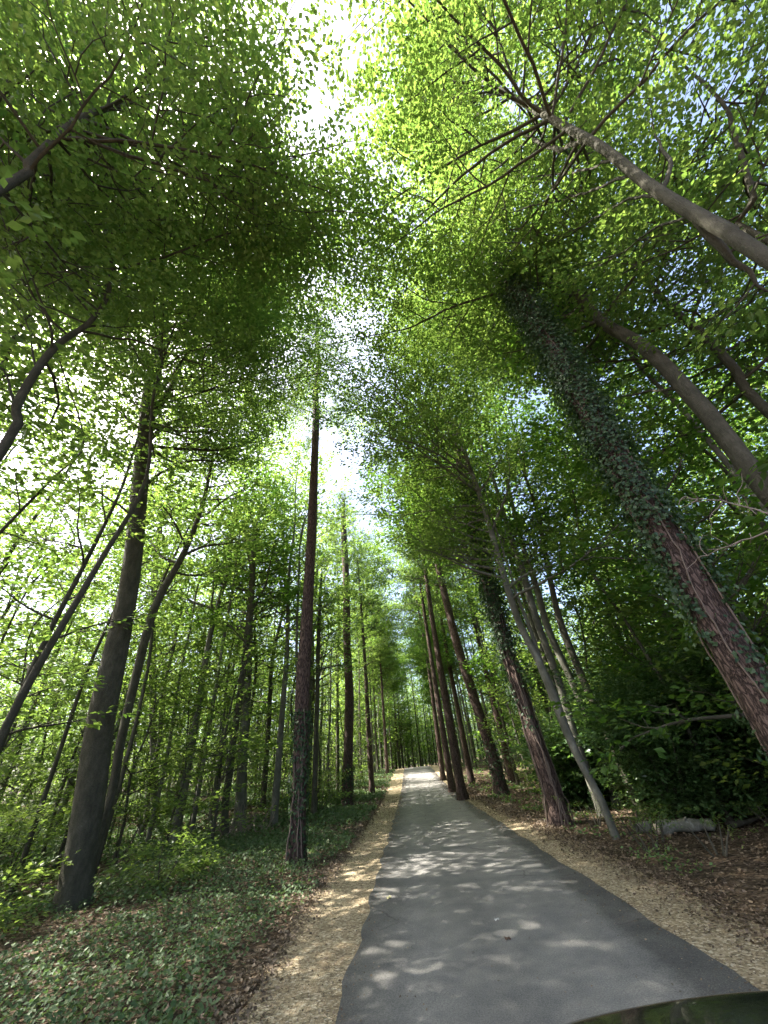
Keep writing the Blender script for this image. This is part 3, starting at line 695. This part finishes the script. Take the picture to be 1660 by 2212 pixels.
LBL = {
 'L_tall': ("slender beech trunk deep in the wood left of the road", "slender beeches filling the wood left of the road"),
 'L_mid': ("young leafy beech in the understorey left of the road", "young beeches of the understorey left of the road"),
 'R_tall': ("slender beech trunk deep in the wood right of the road", "slender beeches filling the wood right of the road"),
 'R_mid': ("young leafy beech in the understorey right of the road", "young beeches of the understorey right of the road"),
 'L_pole': ("thin bare pole stem among the beeches left of the road", "thin pole stems among the beeches left of the road"),
 'R_pole': ("thin bare pole stem among the beeches right of the road", "thin pole stems among the beeches right of the road"),
 'L_road': ("slender beech just behind the left row of pines, arching over the road", "slender beeches just behind the left row of pines"),
 'R_road': ("slender beech just behind the right row of pines, arching over the road", "slender beeches just behind the right row of pines"),
 'E_tall': ("slim far beech closing the view where the road ends", "far beeches closing the view where the road ends"),
 'E_mid': ("small bright leafy tree at the far end of the road", "small bright leafy trees at the far end of the road"),
}
def try_plant(x, y, kind, key, gap, s=1.0, rz=None):
    if min((x - a) ** 2 + (y - c) ** 2 for a, c in taken) < gap * gap: return False
    taken.append((x, y)); plant(kind, x, y, *LBL[key], s=s, rz=rz); return True
cnt = 0
for _ in range(6000):
    if cnt >= 225: break
    d = 7 + 60 * rr.random() ** .75; a = rr.uniform(-78, 78); x = d * math.sin(RAD(a)); y = d * math.cos(RAD(a)) - 1
    if -4.0 < x < 5.6: continue
    if x < 0 and d < 15 and rr.random() < .55: continue
    if x > 0 and d < 9: continue
    left = x < 0
    if left and -14 < x < -3 and 3 < y < 17 and rr.random() < .8: continue
    if left and 3.5 < y < 9.5 and x < -9 and rr.random() < .85: continue
    if left and 11.5 < y < 20 and x < -9 and rr.random() < .5: continue
    tall = rr.random() < .6
    if d < 34: kind = (rr.choice(['tall1', 'tall2', 'tall3']) if left or rr.random() < .4 else 'dark1') if tall else rr.choice(['mid1', 'mid2'])
    else: kind = rr.choice(['far1', 'far2']) if tall else rr.choice(['far3', 'low'])
    if try_plant(x, y, kind, ('L_' if left else 'R_') + ('tall' if tall else 'mid'), 1.5 if d < 30 else 2.2, rr.uniform(.85, 1.2)): cnt += 1
for i in range(54):
    y = rr.uniform(76, 120); x = rr.uniform(-12, 3) if i % 2 else rr.uniform(-14, 0)
    x = rr.uniform(-14, bend(y) - 4)
    try_plant(x, y, rr.choice(['far1', 'far2', 'far3']), 'E_tall' if i % 3 else 'E_mid', 1.5, 1.1)
y = 18.5
while y < 78:       # crowns that close over the road
    for sgn in (-1, 1):
        if sgn < 0 and y < 30: continue
        x = (-5.4 if sgn < 0 else 7.0) + rr.uniform(-.8, .8) + bend(y); yy = y + rr.uniform(-1.5, 1.5)
        try_plant(x, yy, rr.choice(['road1', 'road1', 'road2']), 'L_road' if sgn < 0 else 'R_road', .9, rr.uniform(.9, 1.15), (0 if sgn < 0 else math.pi) + rr.uniform(-.5, .5))
    y += 5.5
for x, y, kd in [(-9.5, -2.0, 'tall1'), (-9.2, 1.2, 'shade_high'), (-9.8, 5.2, 'shade_high'), (-8.6, 3.4, 'shade_high'), (-13.6, 3.4, 'shade_high'), (-13.9, 6.6, 'shade_high'), (-13.2, .6, 'shade_high'), (-6.3, 14.6, 'tall3'), (-7.6, 23, 'tall1'), (-5.6, 23.6, 'tall3')]:  # high-crowned trees and the one behind the camera, added to shade the near road
    try_plant(x, y, kd, 'L_tall', .8, 1.15)
c3 = 0
for _ in range(4000):
    if c3 >= 95: break
    d = rr.uniform(9, 42); a = rr.uniform(-74, 72); x = d * math.sin(RAD(a)); y = d * math.cos(RAD(a))
    if -4.6 < x < 6.8 or (x < 0 and d < 13 and a > -45) or (x > 0 and rr.random() < .5): continue
    if try_plant(x, y, rr.choice(['pole1', 'pole2', 'pole3']), 'L_pole' if x < 0 else 'R_pole', .9, rr.uniform(.85, 1.2)): c3 += 1
c2 = 0
for _ in range(3000):
    if c2 >= 84: break
    d = rr.uniform(11, 34); a = rr.uniform(-72, 72); x = d * math.sin(RAD(a)); y = d * math.cos(RAD(a))
    if -5.0 < x < 6.5 or (x < 0 and d < 15 and a > -50) or (x > 0 and rr.random() < .5): continue
    if try_plant(x, y, rr.choice(['mid1', 'mid2', 'low', 'low', 'low']), 'L_mid' if x < 0 else 'R_mid', 1.1, rr.uniform(.75, 1.15)): c2 += 1
for k, o in PR.items():
    if k not in used:
        for ch in list(o.children): bpy.data.objects.remove(ch)
        bpy.data.objects.remove(o)
# the wood beyond, one mass

def far_wood():
    T = Tubes(); S = []
    for _ in range(750):
        d = rr.uniform(62, 130); a = rr.uniform(-80, 80); x = d * math.sin(RAD(a)); y = d * math.cos(RAD(a))
        if -7 + bend(y) < x < 9 + bend(y) and y < 75: continue
        H = rr.uniform(12, 22); z = ground(x, y); T.add([[x, y, z], [x + .2, y, z + H]], [.16, .05], 5)
        for _ in range(110):
            h = rr.uniform(1, H); w = 3.2 * (1 - .4 * h / H); b_ = rr.uniform(0, 6.28); q = w * math.sqrt(rr.random())
            S.append((np.array([x + q * math.cos(b_), y + q * math.sin(b_), z + h]), np.array([math.cos(b_), math.sin(b_), .2])))
    o = sprays_mesh("distant_wood", S, 2, M['beech_leaf'], None, (0, 0, 0), 2.0)
    t = T.build("far_trunks", M['beech_bark'], o); t['kind'] = 'stuff'
    tag(o, "far mass of beech wood seen between the nearer stems", "wood", kind='stuff')
far_wood()

# ================================================================== SHRUBS AND SAPLINGS
def bush(name, loc, w, h, n, m, lod, label, cat, stems=7, group=None, scale=1.0, tone=0.0, low=.1):
    b = np.array([loc[0], loc[1], ground(*loc)]); T = Tubes(); S = []
    e = empty(name, b, label, cat, group)
    for i in range(stems):
        a = i * 2.4 + rr.random(); q = wander(b + [math.cos(a) * .08, math.sin(a) * .08, -.03], (math.cos(a) * w / h * .5, math.sin(a) * w / h * .5, 1), h * rr.uniform(.7, 1.0), .25, .08, .0)
        rad = np.linspace(.022, .006, len(q)); T.add(q, rad, 5)
        for j in range(n):
            k = rr.randrange(max(1, int(len(q) * low)), len(q)); aa = rr.uniform(0, 6.28)
            leafy(wander(q[k], (math.cos(aa), math.sin(aa), rr.uniform(0, .5)), w * .5 * rr.uniform(.4, 1), .25, .12, .0), .006, T, S, 2, 1.0)
    T.build("stem", M['beech_bark'], e, b); sprays_mesh("foliage", S, lod, M[m], e, b, scale, tone); return e
holly = [(6.6, 12.2, 2.2, 3.6, "dark holly bush with glossy leaves just behind the pale forked beech"), (8.4, 11.6, 2.6, 4.4, "tall dark holly filling the gloom behind the fallen log"),
         (10.4, 10.6, 2.8, 4.6, "dark holly right of the log, its leaves hanging to the ground"), (9.2, 8.2, 2.0, 3.0, "shadowed holly under the ivy hung pine near the right edge"),
         (6.2, 16.5, 2.2, 3.2, "holly bush in the shade behind the pine with braided ivy"), (12.5, 13.5, 3, 5, "tallest holly at the back, dark against the lit wood"), (7.6, 20, 2.4, 3, "far holly bush beside the row of pines")]
holly += [(11.5, 8.8, 2.6, 4.0, "dark holly at the right edge level with the log's far end"), (13.5, 11, 3.2, 5, "big dark holly behind the right edge"), (9.8, 14.2, 3, 4.6, "holly in the gloom between the log and the lit wood"),
          (8.0, 15.5, 2.6, 4.2, "holly behind the pale forked beech, taller than its neighbour"), (11, 18, 3.2, 4.8, "back row holly in deep shade right of the pines")]
for x, y, w, h, lab in holly: bush("holly_bush", (x, y), w, h, 24, 'holly_leaf', 0 if y < 15 else 1, lab, "bush", 9, scale=1.1)
sap = [(-7.6, 8.3, 1.3, 1.0, "low sapling with sunlit yellow green leaves left of the thick beech's foot"), (-5.6, 10.6, 1.0, 1.1, "small sapling with bright leaves just right of the thick beech"),
       (-9.8, 10.5, 1.8, 2.2, "knee branching sapling at the left edge in front of the wood"), (-11.5, 13.5, 2.0, 2.8, "leafy sapling further back at the left edge"),
       (-8.9, 14.2, 1.8, 2.4, "bright sapling behind the thick beech"), (-4.6, 22.5, 1.6, 1.8, "green sapling between the two nearest left pines"),
       (-5.2, 29, 2.2, 2.4, "leafy shrub at the verge behind the second left pine"), (-4.8, 37, 2.2, 2.6, "shrub overhanging the left verge before the third pine"),
       (6.6, 24, 1.8, 1.6, "light green shrub behind the right verge's third pine"), (8.4, 7.0, 1.0, .9, "small bright leafed seedling at the right edge by the fallen log"),
       (-12.6, 8.4, 2.0, 2.4, "sapling with pale arching shoots at the far left edge"), (-10.8, 18.5, 2.2, 3.0, "young bush standing on the bank behind the slim dark trunk")]
for x, y, w, h, lab in sap: bush("beech_sapling", (x, y), w, h, 6, 'beech_leaf', 0, lab, "sapling", 4, tone=.25, low=.3)
weeds = [(4.55, 12.4), (4.95, 11.3), (4.9, 10.2), (4.3, 9.4), (5.0, 8.6), (7.0, 9.3), (4.2, 14.5), (7.4, 10.2)]
for i, (x, y) in enumerate(weeds):
    nm = ["between the ivy clad pine and the pale beech", "at the foot of the pale forked beech", "in front of the fallen log", "beside the gravel below the pale beech", "between the gravel and the log", "right of the log's near side", "beside the ivy clad pine's foot", "at the right end of the fallen log"][i]
    bush("weed_plant", (x, y), .3, .30, 2, 'beech_leaf', 0, "small green woodland plant " + nm, "plant", 4, scale=.34, tone=.1)

# ================================================================== SMALL THINGS
def fallen_log():
    a = site(1425, 1803); c = site(1545, 1797); b = (a + c) / 2; e = empty("fallen_log", b, "mossy grey cut log lying on the ground before the holly", "log")
    T = Tubes(); q = resample(np.array([a + [0, 0, .10], b + [0, .06, .13], c + [0, .02, .12]]), .08)
    T.add(q, np.full(len(q), .115) * (1 + .12 * np.sin(np.arange(len(q)) * .9)), 16, .06)
    T.add([q[len(q) // 2], q[len(q) // 2] + [.08, -.12, .14]], [.03, .02], 6)
    m, n = mat("mossy_wood"); p = N(n, "ShaderNodeBsdfPrincipled"); p.inputs["Roughness"].default_value = .9; c_ = coords(n); z = noise(n, c_, 6, 6, .7)
    n.links.new(ramp(n, z.outputs[0], [(.3, (.06, .07, .03)), (.5, (.14, .135, .10)), (.65, (.28, .27, .22)), (.8, (.09, .12, .04))]).outputs[0], p.inputs["Base Color"]); n.links.new(bump(n, z.outputs[0], .8, .03), p.inputs["Normal"]); out(n, p.outputs[0])
    T.build("log_body", m, e, b)
    d = unit(q[0] - q[1]); E = Tubes(); E.add([q[0] + d * .004, q[0] + d * .03], [.10, .095], 14); E.build("cut_end", simple("cut_wood", (.45, .36, .24), .85), e, b)
    e2 = site(1395, 1800); f = empty("log_piece", e2, "short pale log chunk lying left of the mossy log", "log")
    T = Tubes(); q = resample(np.array([e2 + [-.15, 0, .09], e2 + [.16, .05, .09]]), .05); T.add(q, np.full(len(q), .095), 12, .08); T.build('log_body', m, f, e2)
    c2 = site(1590, 1792); g_ = empty("fallen_branch", c2, "dark rotten branch stretching right from the mossy log", "branch")
    T = Tubes(); T.add((wb := wander(c2 + [-.1, 0, .08], (1, .15, .02), 1.0, .1, .08, 0)), np.linspace(.07, .02, len(wb)), 8, .08); T.build("branch_wood", M['beech_bark'], g_, c2)
fallen_log()
def twigs(name, b, n, L, spread, label, cat, upz=.5, m='twig', r=.009):
    b = np.array(b, float); e = empty(name, b, label, cat); T = Tubes()
    for i in range(n):
        p = b + rng.normal(0, spread, 3) * [1, 1, .25]; p[2] = max(p[2], b[2] + .02)
        q = wander(p, rng.normal(0, 1, 3) * [1, 1, .5] + [0, 0, upz], L * random.uniform(.5, 1), .1, .22, 0); q[:, 2] = np.maximum(q[:, 2], b[2] + .01)
        T.add(q, np.linspace(r, r * .35, len(q)), 5)
        for k in range(2, len(q), 2):
            w = wander(q[k], q[k] - q[k - 1] + rng.normal(0, .08, 3), L * .3, .08, .25, 0); w[:, 2] = np.maximum(w[:, 2], b[2] + .01); T.add(w, np.linspace(r * .6, r * .3, len(w)), 4)
    T.build("twig", M[m], e, b)
    return e
s = site(512, 1768); twigs("brushwood_pile", s, 34, 1.3, .55, "tangled heap of pale sunlit dead brushwood beside the slim dark trunk", "brushwood", .35, r=.016)
s = site(70, 1890); twigs("brushwood_pile", s, 12, .6, .25, "few dead twigs catching the sun in ivy left of the thick beech", "brushwood", .3)
# dead branches hanging in the air at the right, caught on the understorey
for (px, py), (qx, qy), lab in [((1660, 1110), (1480, 1075), "dead pinkish branch with curled tips crossing in front of the kinked beech"), ((1680, 1150), (1540, 1200), "lower bare dead branch reaching in from the right edge")]:
    a = up_at(px, py, 5.4, RAD(50)); c = up_at(qx, qy, 5.4, RAD(46))
    b = np.array([a[0] + .35, a[1] - .05, ground(a[0], a[1])]); e = empty("dead_sapling", b, lab, "dead branch"); T = Tubes()
    st = resample(np.array([b, b + [.03, .02, (a[2] - b[2]) * .5], a + [0.3, 0, 0.05], a]), .15); T.add(st, np.linspace(.02, .014, len(st)), 6)
    q = resample(np.array([a, (a + c) / 2 + [0, 0, .06], c]), .08); q[1:] += rng.normal(0, .012, (len(q) - 1, 3)); T.add(q, np.linspace(.010, .004, len(q)), 5)
    for k in range(2, len(q)):
        for _ in range(2):
            w = wander(q[k], (q[k] - q[k - 1]) * 3 + rng.normal(0, .35, 3), random.uniform(.12, .5), .05, .3, -.03); T.add(w, np.linspace(.006, .0025, len(w)), 4)
    T.build("twig", M['twig'], e, b)
def road_leaf(px, py, size, label, m):
    s = site(px, py); s[2] = .034; n = 1
    a = random.uniform(0, 6); v = []
    pts = []
    for k in range(13):
        t = k / 12 * 2 * math.pi; rr_ = size * (.5 + .12 * math.cos(3 * t)) ; pts.append([s[0] + rr_ * math.cos(t) * 1.3 * math.cos(a) - rr_ * math.sin(t) * .8 * math.sin(a), s[1] + rr_ * math.cos(t) * 1.3 * math.sin(a) + rr_ * math.sin(t) * .8 * math.cos(a), s[2] + .01 * math.sin(3 * t)])
    pts = np.array(pts[:-1]); ctr = s + [0, 0, .008]
    v = np.vstack([pts, [ctr]]); f = [[i, (i + 1) % 12, 12] for i in range(12)]
    o = mk("fallen_leaf", v, f, m, loc=s, rnd=np.full(13, .8)); tag(o, label, "leaf")
road_leaf(840, 1945, .10, "pale yellow leaf lying alone on the asphalt near the left edge", simple("pale_dead_leaf", (.42, .38, .2), .7))
road_leaf(1098, 2037, .07, "small dark brown leaf curled on the middle of the near asphalt", simple("brown_dead_leaf", (.06, .03, .02), .7))
road_leaf(1075, 1995, .05, "tiny pale leaf scrap on the asphalt just beyond the dark one", simple("white_dead_leaf", (.5, .48, .42), .7))

# ------------------------------------------------------------------ the dark car whose bonnet corner shows at the bottom right
def car():
    cx, yf = 1.02, 2.24
    e = empty("parked_car", (cx, yf - 2.1, .016), "black car with its glossy bonnet edge showing at the bottom right corner", "car")
    mp, n = mat("black_paint"); p = N(n, "ShaderNodeBsdfPrincipled"); n.links.new(ramp(n, noise(n, coords(n), 240, 3, .8).outputs[0], [(.5, (.005, .005, .006)), (.72, (.05, .045, .035))]).outputs[0], p.inputs["Base Color"]); p.inputs["Roughness"].default_value = .22; p.inputs["Coat Weight"].default_value = .6; p.inputs["Coat Roughness"].default_value = .04
    q = noise(n, coords(n), 160, 2); n.links.new(bump(n, q.outputs[0], .02, .001), p.inputs["Normal"]); out(n, p.outputs[0])
    glass = simple("dark_glass", (.01, .012, .012), .05, 0, .5); rub = simple("tyre_rubber", (.02, .02, .02), .8); met = simple("wheel_metal", (.5, .5, .5), .3, .9); lamp = simple("lamp_glass", (.75, .75, .72), .1, 0, 1); red = simple("tail_glass", (.35, .01, .01), .15, 0, 1)
    trim = simple("bonnet_trim", (.25, .15, .12), .35, .3)
    # sections from nose to tail: (y from nose, half width, bottom, beltline, top, top half width)
    sec = [(0, .62, .35, .62, .80, .50), (.05, .74, .28, .68, .90, .66), (.16, .80, .22, .72, .945, .72), (.6, .84, .20, .78, .975, .74), (1.15, .85, .20, .83, 1.00, .74), (1.25, .85, .20, .85, 1.03, .72), (1.9, .86, .20, .88, 1.42, .60), (2.5, .86, .2, .90, 1.47, .60), (3.2, .86, .2, .9, 1.44, .59), (3.85, .84, .22, .92, 1.10, .66), (4.1, .80, .26, .9, 1.02, .66), (4.2, .70, .35, .82, .95, .60)]
    v = []; 
    for (y, w, b_, m_, t, tw) in sec:
        ring = [(-w * .8, b_), (-w, b_ + .08), (-w, m_ * .75), (-w * .985, m_), (-tw, t - .02), (-tw * .8, t), (0, t + .02), (tw * .8, t), (tw, t - .02), (w * .985, m_), (w, m_ * .75), (w, b_ + .08), (w * .8, b_), (0, b_)]
        v += [[cx + a, yf - y - (.06 * (a / .8) ** 2 if y < .3 else 0), z] for a, z in ring]
    k = 14; f = [[i * k + j, i * k + (j + 1) % k, (i + 1) * k + (j + 1) % k, (i + 1) * k + j] for i in range(len(sec) - 1) for j in range(k)]
    body = mk("body", v, f, mp, e, (cx, yf - 2.1, .016), flat=False)
    me = body.data
    import bmesh
    bm = bmesh.new(); bm.from_mesh(me); bm.verts.ensure_lookup_table()
    bm.faces.new([bm.verts[i] for i in range(k)]); bm.faces.new([bm.verts[(len(sec) - 1) * k + i] for i in range(k)][::-1])
    bmesh.ops.recalc_face_normals(bm, faces=bm.faces); bm.to_mesh(me); bm.free()
    sb = body.modifiers.new("sub", 'SUBSURF'); sb.levels = 2; sb.render_levels = 3
    off = np.array([cx, yf - 2.1, .016])
    def quad(name, P, m, th=.012, par=e):
        P = np.array(P, float); c = np.cross(P[1] - P[0], P[3] - P[0]); c = c / np.linalg.norm(c) * th
        V = np.vstack([P - c, P + c]); return mk(name, V, [[0, 1, 2, 3], [7, 6, 5, 4], [0, 4, 5, 1], [1, 5, 6, 2], [2, 6, 7, 3], [3, 7, 4, 0]], m, par, off)
    quad("windscreen", [[cx - .66, yf - 1.30, 1.06], [cx + .66, yf - 1.30, 1.06], [cx + .53, yf - 1.86, 1.405], [cx - .53, yf - 1.86, 1.405]], glass)
    quad("rear_window", [[cx - .53, yf - 3.28, 1.43], [cx + .53, yf - 3.28, 1.43], [cx + .6, yf - 3.8, 1.14], [cx - .6, yf - 3.8, 1.14]], glass)
    for s_ in (-1, 1):
        quad("side_window", [[cx + s_ * .835, yf - 1.6, .98], [cx + s_ * .835, yf - 2.5, .98], [cx + s_ * .665, yf - 2.5, 1.38], [cx + s_ * .665, yf - 2.0, 1.37]], glass)
        quad("side_window", [[cx + s_ * .835, yf - 2.6, .98], [cx + s_ * .82, yf - 3.4, 1.0], [cx + s_ * .665, yf - 3.2, 1.36], [cx + s_ * .665, yf - 2.6, 1.38]], glass)
        quad("headlight", [[cx + s_ * .42, yf - .06, .60], [cx + s_ * .70, yf - .17, .62], [cx + s_ * .70, yf - .20, .74], [cx + s_ * .42, yf - .07, .72]], lamp, .02)
        quad("tail_light", [[cx + s_ * .42, yf - 4.19, .70], [cx + s_ * .70, yf - 4.14, .70], [cx + s_ * .70, yf - 4.12, .84], [cx + s_ * .42, yf - 4.17, .84]], red, .02)
        T = Tubes(); T.add([[cx + s_ * .86, yf - 1.75, .98], [cx + s_ * .93, yf - 1.74, 1.0], [cx + s_ * .98, yf - 1.73, 1.02], [cx + s_ * 1.04, yf - 1.73, 1.02]], [.02, .05, .075, .05], 10); T.build("wing_mirror", mp, e, off)
        for yw in (.78, 3.35):
            T = Tubes(); x0 = cx + s_ * .70; T.add([[x0, yf - yw, .33], [x0 + s_ * .03, yf - yw, .33], [x0 + s_ * .16, yf - yw, .33], [x0 + s_ * .185, yf - yw, .33]], [.29, .315, .315, .27], 28); w_ = T.build("wheel", rub, e, off)
            R = Tubes(); R.add([[x0 + s_ * .16, yf - yw, .33], [x0 + s_ * .205, yf - yw, .33]], [.2, .19], 20); R.build("rim", met, w_, off)
    # thin trim line along the bonnet's leading edge
    T = Tubes(); xs = np.linspace(-.60, .60, 21); T.add([[cx + a, yf - .045 - .06 * (a / .8) ** 2, .868 - .02 * (a / .6) ** 4] for a in xs], np.full(21, .010), 6); T.build("bonnet_trim", trim, e, off)
car()
print("faces", sum(len(o.data.polygons) for o in COL.objects if o.type == 'MESH'), "objects", len(COL.objects))
